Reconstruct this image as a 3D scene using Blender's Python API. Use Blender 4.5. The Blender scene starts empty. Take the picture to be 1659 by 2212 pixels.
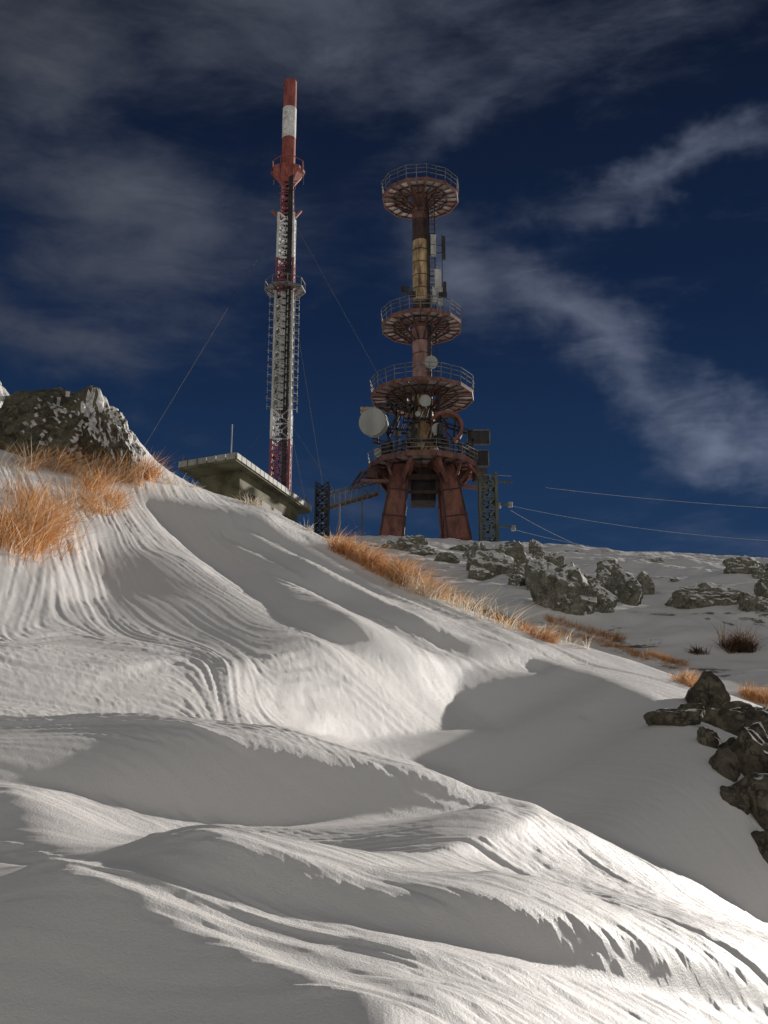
import bpy, bmesh, math, random
import numpy as np
from mathutils import Vector, Matrix, noise as mnoise
random.seed(7); rng=np.random.default_rng(7)
S=bpy.context.scene
S.view_settings.view_transform='Standard'; S.view_settings.look='None'; S.view_settings.exposure=0
rad=math.radians
# ------------------------------------------------------------ constants
CZ=1.6; PITCH=rad(16); CP,SP=math.cos(PITCH),math.sin(PITCH); F=2500.0
SUN_AZ=rad(38); SUN_EL=rad(15.5)
# ------------------------------------------------------------ camera
cd=bpy.data.cameras.new('camera'); cam=bpy.data.objects.new('camera',cd); S.collection.objects.link(cam)
cam.location=(0,0,CZ); cam.rotation_euler=(rad(106),0,0)
cd.sensor_fit='VERTICAL'; cd.sensor_height=24; cd.lens=24*F/2212; cd.clip_start=0.05; cd.clip_end=20000
S.camera=cam
# ------------------------------------------------------------ helpers: noise
def sstep(t): t=np.clip(t,0,1); return t*t*(3-2*t)
def vnoise(x,y,seed):
    xi=np.floor(x).astype(np.int64); yi=np.floor(y).astype(np.int64); fx=x-xi; fy=y-yi
    fx=fx*fx*fx*(fx*(fx*6-15)+10); fy=fy*fy*fy*(fy*(fy*6-15)+10)
    def h(a,b):
        n=(a*374761393+b*668265263+seed*1442695041)&0x7fffffff
        n=((n^(n>>13))*1274126177)&0x7fffffff
        return ((n^(n>>16))&0xffff)/32767.5-1
    return (h(xi,yi)*(1-fx)+h(xi+1,yi)*fx)*(1-fy)+(h(xi,yi+1)*(1-fx)+h(xi+1,yi+1)*fx)*fy
def fbm(x,y,seed,o=4):
    r=0;a=1
    for i in range(o):
        r=r+a*vnoise(x*2**i+i*17.3,y*2**i-i*9.1,seed+i); a*=.5
    return r
# ------------------------------------------------------------ base hill
CX=[-9,-5,-3.6,-2.6,-1.92,-1.4,-.75,.13,1.12,2.47,3.2,5,9]
CY=[11,11,11.2,11.9,11.7,12.1,11.7,10.3,9.8,10.3,9.4,9.5,10]
FY=[-50,0,12,14,20,30,50,70,95,100,110,125,150,250,600,1500,4000]
FZ=[-8,0,2.7,3.3,4.9,7.75,13.5,19.0,26.4,27.9,29.6,30,27,5,-60,-150,-200]
def yc_of(x):
    r=0
    for o in (-.25,-.12,0,.12,.25): r=r+np.interp(x+o,CX,CY)
    return r/5
def base(x,y):
    x=np.asarray(x,float); y=np.asarray(y,float)
    xs=np.sign(x)*np.where(np.abs(x)<5.5,np.abs(x),5.5+3*np.tanh((np.abs(x)-5.5)/3))
    ys=np.where(y>-6,y,-6+12*np.tanh((y+6)/12))
    plane=.3894*ys-.354*xs
    plane=plane-.02*np.clip(-y-10,0,4000)
    # snow banked up against the boulder
    plane=plane+.50*np.exp(-((x+2.62)/.34)**2-((y-10.75)/.5)**2)+.12*np.exp(-((x+2.2)/.35)**2-((y-11.2)/.6)**2)
    far=0
    for o in (-.12,-.06,0,.06,.12): far=far+np.interp(y*(1+o),FY,FZ)
    far=far/5
    far=far-.05*(np.clip(x,-60,400)-3)*sstep((y-10)/90)
    far=far-.16*np.clip(x,-8,3)*sstep((26-y)/14)
    far=far-.30*np.clip(np.abs(x)-.40*np.abs(y)-5,0,600)*sstep((y-14)/20)
    amp=sstep((y-13)/10)
    far=far+amp*(.30*fbm(x/7,y/7,3,4)+.12*fbm(x/1.7,y/1.7,9,4))*(1+.3*sstep((y-60)/100))
    far=far+40*fbm(x/400,y/400,5,3)*sstep((np.hypot(x,y)-220)/500)
    yc=yc_of(x)
    t=sstep((y-yc)/2.6)
    z=plane*(1-t)+far*t
    return z
def to_px(x,y,z):
    dz=z-CZ; f=y*CP+dz*SP; f=np.maximum(f,.05); up=-y*SP+dz*CP
    return 829.5+F*x/f, 1106-F*up/f
def plane_inv(px,py):
    u=(px-829.5)/F; v=(1106-py)/F; D=np.maximum(.0987-1.0686*v-.354*u,.04); t=1.6/D
    return t*u, t*(CP-SP*v)
# ------------------------------------------------------------ drift chart (which parts of the drifts face / turn from the sun)
CW,CH,CS=553,737,3.0
gx,gy=np.meshgrid((np.arange(CW)+.5)*CS,(np.arange(CH)+.5)*CS)
def pip(poly):
    inside=np.zeros(gx.shape,bool); n=len(poly)
    for i in range(n):
        x1,y1=poly[i]; x2,y2=poly[(i+1)%n]
        if y1==y2: continue
        c=((y1>gy)!=(y2>gy))&(gx<(x2-x1)*(gy-y1)/(y2-y1)+x1)
        inside^=c
    return inside.astype(float)
def blur(a,s):
    pad=int(s*4)+2
    b=np.pad(a,pad,mode='edge')
    ky=np.fft.fftfreq(b.shape[0])[:,None]; kx=np.fft.rfftfreq(b.shape[1])[None,:]
    g=np.exp(-2*(math.pi*s)**2*(kx**2+ky**2))
    r=np.fft.irfft2(np.fft.rfft2(b)*g,s=b.shape)
    return r[pad:-pad,pad:-pad]
tone=np.full(gx.shape,.12)
LAY=[
([(0,980),(440,1050),(700,1180),(600,1240),(480,1250),(300,1200),(0,1300)],.25,30),
([(560,1080),(720,1160),(900,1260),(1100,1370),(1260,1440),(1150,1420),(950,1340),(750,1230),(600,1150)],.8,6),
([(300,1060),(560,1110),(760,1240),(960,1350),(1260,1450),(1200,1480),(960,1445),(740,1405),(620,1345),(500,1255),(400,1165)],-.8,7),
([(560,1235),(640,1262),(800,1330),(1000,1415),(1140,1430),(1205,1472),(1120,1484),(960,1445),(850,1395),(700,1305)],.95,4),
([(290,1060),(400,1165),(500,1255),(620,1345),(740,1402),(860,1430),(965,1440),(900,1455),(760,1430),(680,1385),(560,1310),(440,1230),(340,1140)],.95,4),
([(230,1180),(340,1190),(450,1260),(600,1360),(700,1400),(560,1420),(350,1400),(240,1330),(200,1250)],-.45,16),
([(140,1130),(230,1150),(200,1220),(240,1290),(130,1300),(90,1260),(160,1200)],.9,6),
([(0,1330),(250,1340),(500,1420),(500,1520),(620,1580),(400,1570),(0,1520)],.15,15),
([(500,1440),(640,1415),(740,1415),(960,1470),(990,1530),(1000,1582),(700,1592),(560,1560),(490,1500)],.8,6),
([(1000,1450),(1270,1450),(1400,1500),(1560,1620),(1659,1900),(1659,1990),(1500,1900),(1330,1830),(1180,1760),(1000,1680),(985,1648),(690,1592),(1090,1580),(980,1500)],-.75,5),
([(0,1530),(400,1570),(690,1592),(860,1640),(985,1645),(1000,1690),(880,1665),(640,1630),(300,1590),(0,1560)],.6,6),
([(880,1655),(1000,1690),(1180,1765),(1330,1840),(1500,1910),(1659,1995),(1659,2110),(1500,2030),(1350,1960),(1250,1870),(1150,1790),(1000,1730)],1.0,5),
([(0,1568),(300,1595),(640,1635),(880,1668),(1000,1735),(1170,1785),(1080,1812),(900,1812),(620,1790),(500,1768),(200,1715),(0,1690)],-.9,6),
([(0,1695),(200,1718),(500,1772),(620,1795),(900,1815),(1150,1810),(1300,1900),(1400,1980),(1659,2110),(1659,2130),(1400,2050),(1100,1980),(850,1920),(600,1860),(380,1820),(200,1780),(80,1730)],.85,5),
([(0,1720),(80,1728),(200,1785),(380,1825),(600,1865),(850,1925),(1100,1985),(1400,2060),(1659,2140),(1659,2180),(1300,2130),(900,2040),(600,1960),(300,1880),(150,1860),(0,1815)],-.9,6),
([(0,1818),(150,1862),(300,1885),(600,1965),(900,2050),(1300,2140),(1659,2185),(1659,2230),(900,2230),(700,2150),(420,2040),(230,1930),(0,1840)],.85,4),
([(0,1842),(230,1935),(420,2035),(700,2150),(870,2230),(0,2230)],-1.0,6),
]
for poly,t,b in LAY:
    m=blur(pip(poly),b/CS); tone=tone*(1-m)+t*m
def streak(pts,w,t,b=2.5):
    global tone
    pts=np.array(pts,float); d=np.gradient(pts,axis=0); d/=np.hypot(d[:,0],d[:,1])[:,None]; nn=np.stack([-d[:,1],d[:,0]],1)
    ww=w*np.sin(np.linspace(.12,math.pi-.12,len(pts)))[:,None]/2
    poly=np.concatenate([pts+nn*ww,(pts-nn*ww)[::-1]]).tolist()
    m=blur(pip(poly),b/CS); tone=tone*(1-m)+t*m
for pts,w,t in (
 ([(620,1240),(760,1320),(900,1385),(1000,1425)],14,-.7),
 ([(600,1130),(760,1200),(900,1280),(1080,1370),(1220,1428)],12,-.6),([(650,1150),(800,1240),(960,1325),(1120,1400)],11,-.7),
 ([(500,1120),(620,1185),(740,1250),(860,1310)],12,.9),([(700,1225),(840,1300),(980,1365),(1080,1400)],12,.95),([(430,1130),(560,1195),(680,1260)],9,.7),
 ([(350,1120),(450,1210),(560,1290),(680,1370),(820,1425)],9,-.6),
 ([(650,1425),(580,1450),(545,1495),(560,1540),(620,1575)],7,.0),([(720,1432),(640,1455),(600,1500),(620,1550),(680,1582)],7,.05),([(790,1450),(710,1475),(670,1515),(690,1560),(740,1586)],7,.1),
 ([(150,1480),(250,1455),(350,1430),(420,1420)],10,.9),([(0,1500),(150,1490),(300,1500),(450,1530)],10,-.3),([(0,1400),(140,1385),(280,1400),(400,1430)],12,-.25),([(60,1440),(200,1430),(340,1465)],9,-.3),
 ([(150,1862),(350,1935),(600,2022),(820,2092),(1000,2140)],16,-.9),([(180,1850),(400,1920),(650,1998),(900,2070)],12,-.8),([(260,1940),(450,2010),(700,2090),(900,2160),(1000,2200)],18,-.9),([(500,1985),(750,2060),(1000,2120),(1250,2165)],14,-.8),
 ([(270,1775),(360,1800),(440,1832),(520,1845)],14,-.7),([(600,1885),(760,1915),(900,1960),(1000,1985)],10,.6),([(300,1845),(420,1880),(560,1915)],8,.5),
 ([(1080,1990),(1200,2030),(1320,2080),(1400,2120)],14,.4),([(1200,2000),(1320,2040),(1450,2090),(1560,2150)],10,.35),
 ([(700,1885),(900,1900),(1100,1935),(1250,1985)],9,-.4),([(1000,1850),(1150,1880),(1260,1930),(1350,1990)],9,-.35),([(1180,1830),(1280,1880),(1370,1950),(1500,2020)],8,-.3),
 ([(1020,1718),(1160,1775),(1320,1860),(1480,1940),(1620,2010)],8,.3),
 ([(1250,1547),(1262,1546),(1275,1548)],8,.9)):
    streak(pts,w,t)
FL=[(60,1260,-.4,.8),(100,1330,1,-.25),(200,1200,.35,1),(300,1450,1,.03),(420,1180,1,.8),(500,1250,1,.75),(700,1380,1,.5),(900,1300,1,.5),(1100,1400,1,.4),
(510,1480,.1,1),(640,1425,1,-.2),(700,1500,.8,-.3),(560,1550,1,.7),(600,1560,1,.45),(850,1560,1,.1),(800,1480,1,.3),(300,1570,1,.15),(100,1520,1,.12),(900,1650,1,.3),(1200,1780,1,.5),(1500,1900,1,.6),
(100,1720,1,.2),(600,1780,1,.2),(1000,1850,1,.15),(1300,1880,1,.55),(1450,1950,1,.7),(300,1900,1,.42),(700,2080,1,.42),(1200,2100,1,.3),(1500,2050,1,.4),(800,1200,1,.6),(1400,1550,1,.4),(700,1900,1,.28),(100,2050,1,.45)]
fa=np.zeros(gx.shape); fb=np.zeros(gx.shape)
for (x0,y0,a,b) in FL:
    l=math.hypot(a,b); w=1/((gx-x0)**2+(gy-y0)**2+900)**1.5; fa+=w*a/l; fb+=w*b/l
l=np.hypot(fa,fb)+1e-12; fa/=l; fb/=l
def samp(a,ix,iy):
    ix=np.clip(ix,0,a.shape[1]-1.001); iy=np.clip(iy,0,a.shape[0]-1.001)
    i=ix.astype(np.int32); j=iy.astype(np.int32); fx=ix-i; fy=iy-j
    return (a[j,i]*(1-fx)+a[j,i+1]*fx)*(1-fy)+(a[j+1,i]*(1-fx)+a[j+1,i+1]*fx)*fy
# ------------------------------------------------------------ solve drift relief in world space
GX0,GX1,GY0,GY1,ST=-6.,6.,.8,14.8,.0125
wx=np.arange(GX0,GX1,ST); wy=np.arange(GY0,GY1,ST); WX,WY=np.meshgrid(wx,wy)
B=base(WX,WY)
dx,dy=math.sin(SUN_AZ),math.cos(SUN_AZ)
g0=math.tan(SUN_EL)-(-.354*dx+.3894*dy)
kx=np.fft.fftfreq(len(wx),ST)[None,:]*2*math.pi; ky=np.fft.fftfreq(len(wy),ST)[:,None]*2*math.pi
kd=kx*dx+ky*dy; kp=-kx*dy+ky*dx
win=sstep((6-np.abs(WX))/1.2)*sstep((WY-.8)/1.0)*sstep((yc_of(WX)+.8-WY)/1.2)
def lic(n,vx,vy,L):
    h,w=n.shape; acc=n.copy(); 
    for sg in (1,-1):
        X=np.tile(np.arange(w,dtype=np.float32),(h,1)); Y=np.tile(np.arange(h,dtype=np.float32)[:,None],(1,w))
        for k in range(L):
            i=np.clip(X,0,w-1).astype(np.int32); j=np.clip(Y,0,h-1).astype(np.int32)
            X=X+sg*vx[j,i]; Y=Y+sg*vy[j,i]
            i=np.clip(X,0,w-1).astype(np.int32); j=np.clip(Y,0,h-1).astype(np.int32)
            acc+=n[j,i]
    acc-=acc.mean(); return acc/acc.std()
px,py=to_px(WX,WY,B)
a=samp(fa,px/CS-.5,py/CS-.5); b=samp(fb,px/CS-.5,py/CS-.5)
x1,y1=plane_inv(px,py); x2,y2=plane_inv(px+6*a,py+6*b); vx=x2-x1; vy=y2-y1
l=np.hypot(vx,vy)+1e-9; vx=(vx/l).astype(np.float32); vy=(vy/l).astype(np.float32)
fine=lic(rng.standard_normal(WX.shape).astype(np.float32),vx,vy,40); fine=blur(fine,.6); fine/=fine.std()
n2=blur(rng.standard_normal(WX.shape),2.4); n2/=n2.std()
coarse=lic(n2.astype(np.float32),vx*1.6,vy*1.6,60)
h=np.zeros_like(B); corr=np.zeros_like(B)
for it in range(18):
    px,py=to_px(WX,WY,B+h)
    T=samp(tone,px/CS-.5,py/CS-.5)
    T=T+.15*coarse*(.10+.90*sstep((T+.35)/.8))
    T=np.clip(T,-1.1,1.3)
    s=np.where(T<0,-T*g0*1.75,-T*.34)*win
    Fs=np.fft.fft2(s+corr-(s+corr).mean())
    H=-1j*kd*Fs/(kd**2+.022*kp**2+.07)
    hn=np.real(np.fft.ifft2(H))*win
    h=h*.5+hn*.5
    if it>=5:
        gd=np.gradient(h,ST,axis=1)*dx+np.gradient(h,ST,axis=0)*dy
        need=blur(s-gd,7.)
        corr=np.clip(corr+.18*need*win,-.18,.20)
h=blur(h,.8)
px,py=to_px(WX,WY,B+h)
T=samp(tone,px/CS-.5,py/CS-.5)
patch=.55+.45*fbm(WX/.8,WY/.8,77,3)
relief=h+win*(.0034*fine*(.25+.75*sstep((T+.4)/.6))*np.clip(patch+.3,.35,1.4))+.006*fbm(WX/.9,WY/.9,21,3)*win
def ground(x,y):
    x=np.asarray(x,float); y=np.asarray(y,float)
    r=samp(relief,(x-GX0)/ST,(y-GY0)/ST)
    r=np.where((x<GX0)|(x>GX1-.02)|(y<GY0)|(y>GY1-.02),0,r)
    return base(x,y)+r
# ------------------------------------------------------------ material helpers
def newmat(name):
    m=bpy.data.materials.new(name); m.use_nodes=True; nt=m.node_tree; 
    return m,nt,nt.nodes['Principled BSDF']
def N(nt,t,**k):
    n=nt.nodes.new(t)
    for a,v in k.items():
        if a.startswith('i_'): n.inputs[a[2:].replace('_',' ')].default_value=v
        else: setattr(n,a,v)
    return n
def L(nt,a,b): nt.links.new(a,b)
def ramp(nt,src,stops):
    r=nt.nodes.new('ShaderNodeValToRGB'); e=r.color_ramp.elements
    while len(e)<len(stops): e.new(.5)
    for i,(p,c) in enumerate(stops):
        e[i].position=p; e[i].color=(c[0],c[1],c[2],1) if not isinstance(c,(int,float)) else (c,c,c,1)
    L(nt,src,r.inputs[0]); return r
def mixc(nt,fac,a,b,mode='MIX'):
    m=nt.nodes.new('ShaderNodeMix'); m.data_type='RGBA'; m.blend_type=mode
    for s,v in ((0,fac),(6,a),(7,b)):
        if isinstance(v,bpy.types.NodeSocket): L(nt,v,m.inputs[s])
        elif isinstance(v,(int,float)): m.inputs[s].default_value=v
        else: m.inputs[s].default_value=(*v,1)
    return m.outputs[2]
def math_(nt,op,a,b=0,c=0,clamp=False):
    m=nt.nodes.new('ShaderNodeMath'); m.operation=op; m.use_clamp=clamp
    for i,v in enumerate((a,b,c)):
        if isinstance(v,bpy.types.NodeSocket): L(nt,v,m.inputs[i])
        else: m.inputs[i].default_value=v
    return m.outputs[0]
SNOW=(.88,.85,.81)
def snow_mat():
    m,nt,p=newmat('wind_packed_snow')
    geo=N(nt,'ShaderNodeNewGeometry'); tc=N(nt,'ShaderNodeTexCoord')
    n1=N(nt,'ShaderNodeTexNoise',i_Scale=170.,i_Detail=4.,i_Roughness=.75); L(nt,tc.outputs['Object'],n1.inputs[0])
    n2=N(nt,'ShaderNodeTexNoise',i_Scale=24.,i_Detail=5.,i_Roughness=.65); L(nt,tc.outputs['Object'],n2.inputs[0])
    b1=N(nt,'ShaderNodeBump',i_Strength=.8,i_Distance=.0035); L(nt,n1.outputs[0],b1.inputs['Height'])
    b2=N(nt,'ShaderNodeBump',i_Strength=.35,i_Distance=.007); L(nt,n2.outputs[0],b2.inputs['Height']); L(nt,b1.outputs[0],b2.inputs['Normal'])
    L(nt,b2.outputs[0],p.inputs['Normal'])
    sp=N(nt,'ShaderNodeSeparateXYZ'); L(nt,geo.outputs['Position'],sp.inputs[0])
    n3=N(nt,'ShaderNodeTexNoise',i_Scale=.55,i_Detail=7.,i_Roughness=.68); L(nt,tc.outputs['Object'],n3.inputs[0])
    mk=ramp(nt,n3.outputs[0],[(.60,0),(.64,1)])
    mr=N(nt,'ShaderNodeMapRange'); L(nt,sp.outputs[1],mr.inputs[0]); mr.inputs[1].default_value=14; mr.inputs[2].default_value=20
    mk2=math_(nt,'MULTIPLY',mk.outputs[0],mr.outputs[0])
    n4=N(nt,'ShaderNodeTexNoise',i_Scale=6.,i_Detail=6.); L(nt,tc.outputs['Object'],n4.inputs[0])
    rk=ramp(nt,n4.outputs[0],[(.35,(.06,.055,.045)),(.65,(.28,.24,.18))])
    nv=N(nt,'ShaderNodeTexNoise',i_Scale=1.5,i_Detail=4.); L(nt,tc.outputs['Object'],nv.inputs[0])
    sc=mixc(nt,nv.outputs[0],(.91,.87,.85),(.87,.85,.81))
    L(nt,mixc(nt,mk2,sc,rk.outputs[0]),p.inputs['Base Color'])
    p.inputs['Roughness'].default_value=.55; p.inputs['Specular IOR Level'].default_value=.3
    return m
def rock_mat(name,snowdir,thr,dark,light,lich=.55,lcol=(.34,.31,.24),namp=2.0):
    m,nt,p=newmat(name)
    geo=N(nt,'ShaderNodeNewGeometry'); tc=N(nt,'ShaderNodeTexCoord')
    n1=N(nt,'ShaderNodeTexNoise',i_Scale=3.5,i_Detail=9.,i_Roughness=.68); L(nt,tc.outputs['Object'],n1.inputs[0])
    c1=ramp(nt,n1.outputs[0],[(.3,dark),(.52,tuple((a+b)/2 for a,b in zip(dark,light))),(.72,light)])
    n2=N(nt,'ShaderNodeTexNoise',i_Scale=16.,i_Detail=5.,i_Roughness=.6); L(nt,tc.outputs['Object'],n2.inputs[0])
    lc=ramp(nt,n2.outputs[0],[(.50,0),(.6,1)])
    col=mixc(nt,math_(nt,'MULTIPLY',lc.outputs[0],lich),c1.outputs[0],lcol)
    n3=N(nt,'ShaderNodeTexNoise',i_Scale=5.,i_Detail=8.,i_Roughness=.7); L(nt,tc.outputs['Object'],n3.inputs[0])
    dt=N(nt,'ShaderNodeVectorMath',operation='DOT_PRODUCT'); L(nt,geo.outputs['Normal'],dt.inputs[0]); dt.inputs[1].default_value=Vector(snowdir).normalized()
    f=math_(nt,'ADD',dt.outputs['Value'],math_(nt,'MULTIPLY',math_(nt,'SUBTRACT',n3.outputs[0],.5),namp))
    sm=ramp(nt,f,[(thr,0),(min(thr+.06,1),1)])
    L(nt,mixc(nt,sm.outputs[0],col,SNOW),p.inputs['Base Color'])
    v=N(nt,'ShaderNodeTexVoronoi',feature='DISTANCE_TO_EDGE',i_Scale=3.)
    wv=N(nt,'ShaderNodeVectorMath',operation='ADD'); L(nt,tc.outputs['Object'],wv.inputs[0]); L(nt,n1.outputs[1],wv.inputs[1]); L(nt,wv.outputs[0],v.inputs[0])
    cr=ramp(nt,v.outputs[0],[(0,0),(.05,1)])
    hh=math_(nt,'ADD',math_(nt,'MULTIPLY',cr.outputs[0],.25),n1.outputs[0])
    b=N(nt,'ShaderNodeBump',i_Strength=.9,i_Distance=.06); L(nt,hh,b.inputs['Height'])
    b2=N(nt,'ShaderNodeBump',i_Strength=.5,i_Distance=.015); L(nt,n2.outputs[0],b2.inputs['Height']); L(nt,b.outputs[0],b2.inputs['Normal'])
    L(nt,b2.outputs[0],p.inputs['Normal']); p.inputs['Roughness'].default_value=.9
    return m
def paint(name,c1,c2,scale=2.,rough=.7,metal=0,streak=True,isl=0.,rust=0.):
    m,nt,p=newmat(name); tc=N(nt,'ShaderNodeTexCoord'); mp=N(nt,'ShaderNodeMapping'); L(nt,tc.outputs['Object'],mp.inputs[0])
    if streak: mp.inputs['Scale'].default_value=(1,1,.3)
    n=N(nt,'ShaderNodeTexNoise',i_Scale=scale,i_Detail=7.,i_Roughness=.65); L(nt,mp.outputs[0],n.inputs[0])
    r=ramp(nt,n.outputs[0],[(.36,c1),(.62,c2)])
    col=r.outputs[0]
    if isl:
        g=N(nt,'ShaderNodeNewGeometry'); k=math_(nt,'ADD',math_(nt,'MULTIPLY',g.outputs['Random Per Island'],isl),1-isl)
        col=mixc(nt,1.0,col,k,'MULTIPLY')
    if rust:
        n5=N(nt,'ShaderNodeTexNoise',i_Scale=1.1,i_Detail=8.,i_Roughness=.7); L(nt,tc.outputs['Object'],n5.inputs[0])
        rr_=ramp(nt,n5.outputs[0],[(.50,0),(.60,rust)]); col=mixc(nt,rr_.outputs[0],col,(.26,.13,.06))
    L(nt,col,p.inputs['Base Color']); p.inputs['Roughness'].default_value=rough; p.inputs['Metallic'].default_value=metal
    b=N(nt,'ShaderNodeBump',i_Strength=.3,i_Distance=.03); L(nt,n.outputs[0],b.inputs['Height']); L(nt,b.outputs[0],p.inputs['Normal'])
    return m
M_snow=snow_mat()
M_rust=paint('rust_red_paint',(.06,.03,.026),(.22,.10,.085),rust=.6)
M_leg=paint('oxide_red_paint',(.10,.036,.03),(.34,.13,.105),1.2,rust=.5)
M_rustd=paint('dark_rust',(.022,.014,.012),(.09,.05,.04))
M_pink=paint('faded_red_paint',(.16,.075,.07),(.42,.26,.24),rust=.5)
M_panel=paint('deck_panels',(.46,.37,.36),(.84,.78,.76),1.2,isl=.72,streak=False,rust=.5)
M_tan=paint('weathered_yellow_paint',(.12,.065,.035),(.66,.49,.26))
M_steel=paint('galvanised_steel',(.10,.10,.10),(.28,.27,.26),isl=.4)
M_dark=paint('dark_steel',(.012,.012,.014),(.05,.045,.045))
M_white=paint('white_paint',(.48,.47,.45),(.80,.79,.76))
M_red=paint('signal_red_paint',(.18,.035,.028),(.36,.105,.08))
M_purp=paint('faded_crimson_paint',(.14,.03,.05),(.34,.11,.13))
M_grayw=paint('grey_antenna_enclosure',(.36,.37,.35),(.62,.62,.58),isl=.3)
M_green=paint('olive_steel',(.05,.06,.045),(.13,.14,.11))
M_conc=paint('stained_concrete',(.09,.085,.045),(.24,.22,.14),.6,rough=.9,streak=False)
M_fascia=paint('pale_fascia',(.22,.21,.17),(.42,.41,.35),1.5)
M_cable=paint('cable',(.05,.05,.055),(.09,.09,.09))
M_wire=paint('aluminium_conductor',(.45,.45,.46),(.6,.6,.6),rough=.4)
M_dish=paint('dish_radome',(.30,.31,.29),(.42,.43,.40),1.)
# ------------------------------------------------------------ mesh builder
class MB:
    def __init__(s): s.v=[];s.f=[];s.m=[];s.mats=[]
    def mi(s,mat):
        if mat not in s.mats: s.mats.append(mat)
        return s.mats.index(mat)
    def add(s,vs,fs,mat):
        o=len(s.v); s.v+=[tuple(v) for v in vs]; k=s.mi(mat)
        for f in fs: s.f.append(tuple(i+o for i in f)); s.m.append(k)
    def frame(s,a,b):
        a=Vector(a);b=Vector(b);d=(b-a); d.normalize()
        up=Vector((0,0,1)) if abs(d.z)<.8 else Vector((0,1,0))
        u=d.cross(up).normalized(); w=u.cross(d).normalized(); return a,b,u,w
    def beam(s,a,b,w,mat,h=None,w2=None):
        h=h or w; k=(w2/w) if w2 else 1
        a,b,u,v=s.frame(a,b); vs=[]
        for p,q in ((a,1),(b,k)):
            for i,j in ((-1,-1),(1,-1),(1,1),(-1,1)): vs.append(p+u*(i*w/2*q)+v*(j*h/2*q))
        s.add(vs,[(0,1,2,3)[::-1],(4,5,6,7),(0,1,5,4),(1,2,6,5),(2,3,7,6),(3,0,4,7)],mat)
    def cyl(s,a,b,r,mat,r2=None,n=16,cap=True):
        r2=r if r2 is None else r2; a,b,u,v=s.frame(a,b); vs=[]
        for p,q in ((a,r),(b,r2)):
            for i in range(n):
                t=2*math.pi*i/n; vs.append(p+u*math.cos(t)*q+v*math.sin(t)*q)
        fs=[(i,(i+1)%n,n+(i+1)%n,n+i) for i in range(n)]
        if cap: fs+=[tuple(range(n))[::-1],tuple(range(n,2*n))]
        s.add(vs,fs,mat)
    def box(s,c,sz,mat,rz=0):
        c=Vector(c); R=Matrix.Rotation(rz,3,'Z'); vs=[]
        for k in (-1,1):
            for i,j in ((-1,-1),(1,-1),(1,1),(-1,1)): vs.append(c+R@Vector((i*sz[0]/2,j*sz[1]/2,k*sz[2]/2)))
        s.add(vs,[(0,1,2,3)[::-1],(4,5,6,7),(0,1,5,4),(1,2,6,5),(2,3,7,6),(3,0,4,7)],mat)
    def obj(s,name,parent=None,smooth=False):
        me=bpy.data.meshes.new(name); me.from_pydata(s.v,[],s.f)
        for m in s.mats: me.materials.append(m)
        me.polygons.foreach_set('material_index',s.m)
        me.update(); bm=bmesh.new(); bm.from_mesh(me); bmesh.ops.recalc_face_normals(bm,faces=bm.faces); bm.to_mesh(me); bm.free()
        o=bpy.data.objects.new(name,me); S.collection.objects.link(o)
        if parent: o.parent=parent
        return o
def empty(name,loc=(0,0,0)):
    o=bpy.data.objects.new(name,None); S.collection.objects.link(o); o.empty_display_size=1; return o
# ------------------------------------------------------------ ground sheet
azd=np.linspace(rad(-22.5),rad(22.5),1050); azs=np.linspace(rad(22.5),rad(337.5),92)[1:-1]; az=np.concatenate([azd,azs])
rr=np.concatenate([[.001],np.linspace(.3,1.9,12),1/np.linspace(1/2.0,1/15.,900),np.geomspace(15.1,150,300),np.geomspace(156,6000,40)])
A,R=np.meshgrid(az,rr); X=R*np.sin(A); Y=R*np.cos(A); Z=ground(X,Y)
nr,nc=X.shape
co=np.stack([X,Y,Z],-1).reshape(-1,3).astype(np.float32)
i=np.arange(nr-1)[:,None]; j=np.arange(nc)[None,:]; jn=(j+1)%nc
q=np.stack([i*nc+j,i*nc+jn,(i+1)*nc+jn,(i+1)*nc+j],-1).reshape(-1,4)[:, ::-1]
me=bpy.data.meshes.new('snow_ground'); me.vertices.add(len(co)); me.vertices.foreach_set('co',co.ravel())
me.loops.add(q.size); me.loops.foreach_set('vertex_index',q.ravel().astype(np.int32))
me.polygons.add(len(q)); me.polygons.foreach_set('loop_start',np.arange(0,q.size,4,dtype=np.int32)); me.polygons.foreach_set('loop_total',np.full(len(q),4,np.int32))
me.polygons.foreach_set('use_smooth',np.ones(len(q),bool)); me.update(); me.validate()
go=bpy.data.objects.new('snow_ground',me); S.collection.objects.link(go); me.materials.append(M_snow)
# ------------------------------------------------------------ where a line of sight meets the hill
def sight(px,py,tmin=2.,tmax=160):
    u=(px-829.5)/F; v=(1106-py)/F; d=np.array([u,CP-SP*v,SP+CP*v])
    t=np.geomspace(tmin,tmax,1500); P=d[None,:]*t[:,None]; z=CZ+P[:,2]
    g=ground(P[:,0],P[:,1]); k=np.where(z<g)[0]
    if len(k)==0: return None
    k=k[0]; return P[k,0],P[k,1],float(g[k])
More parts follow.
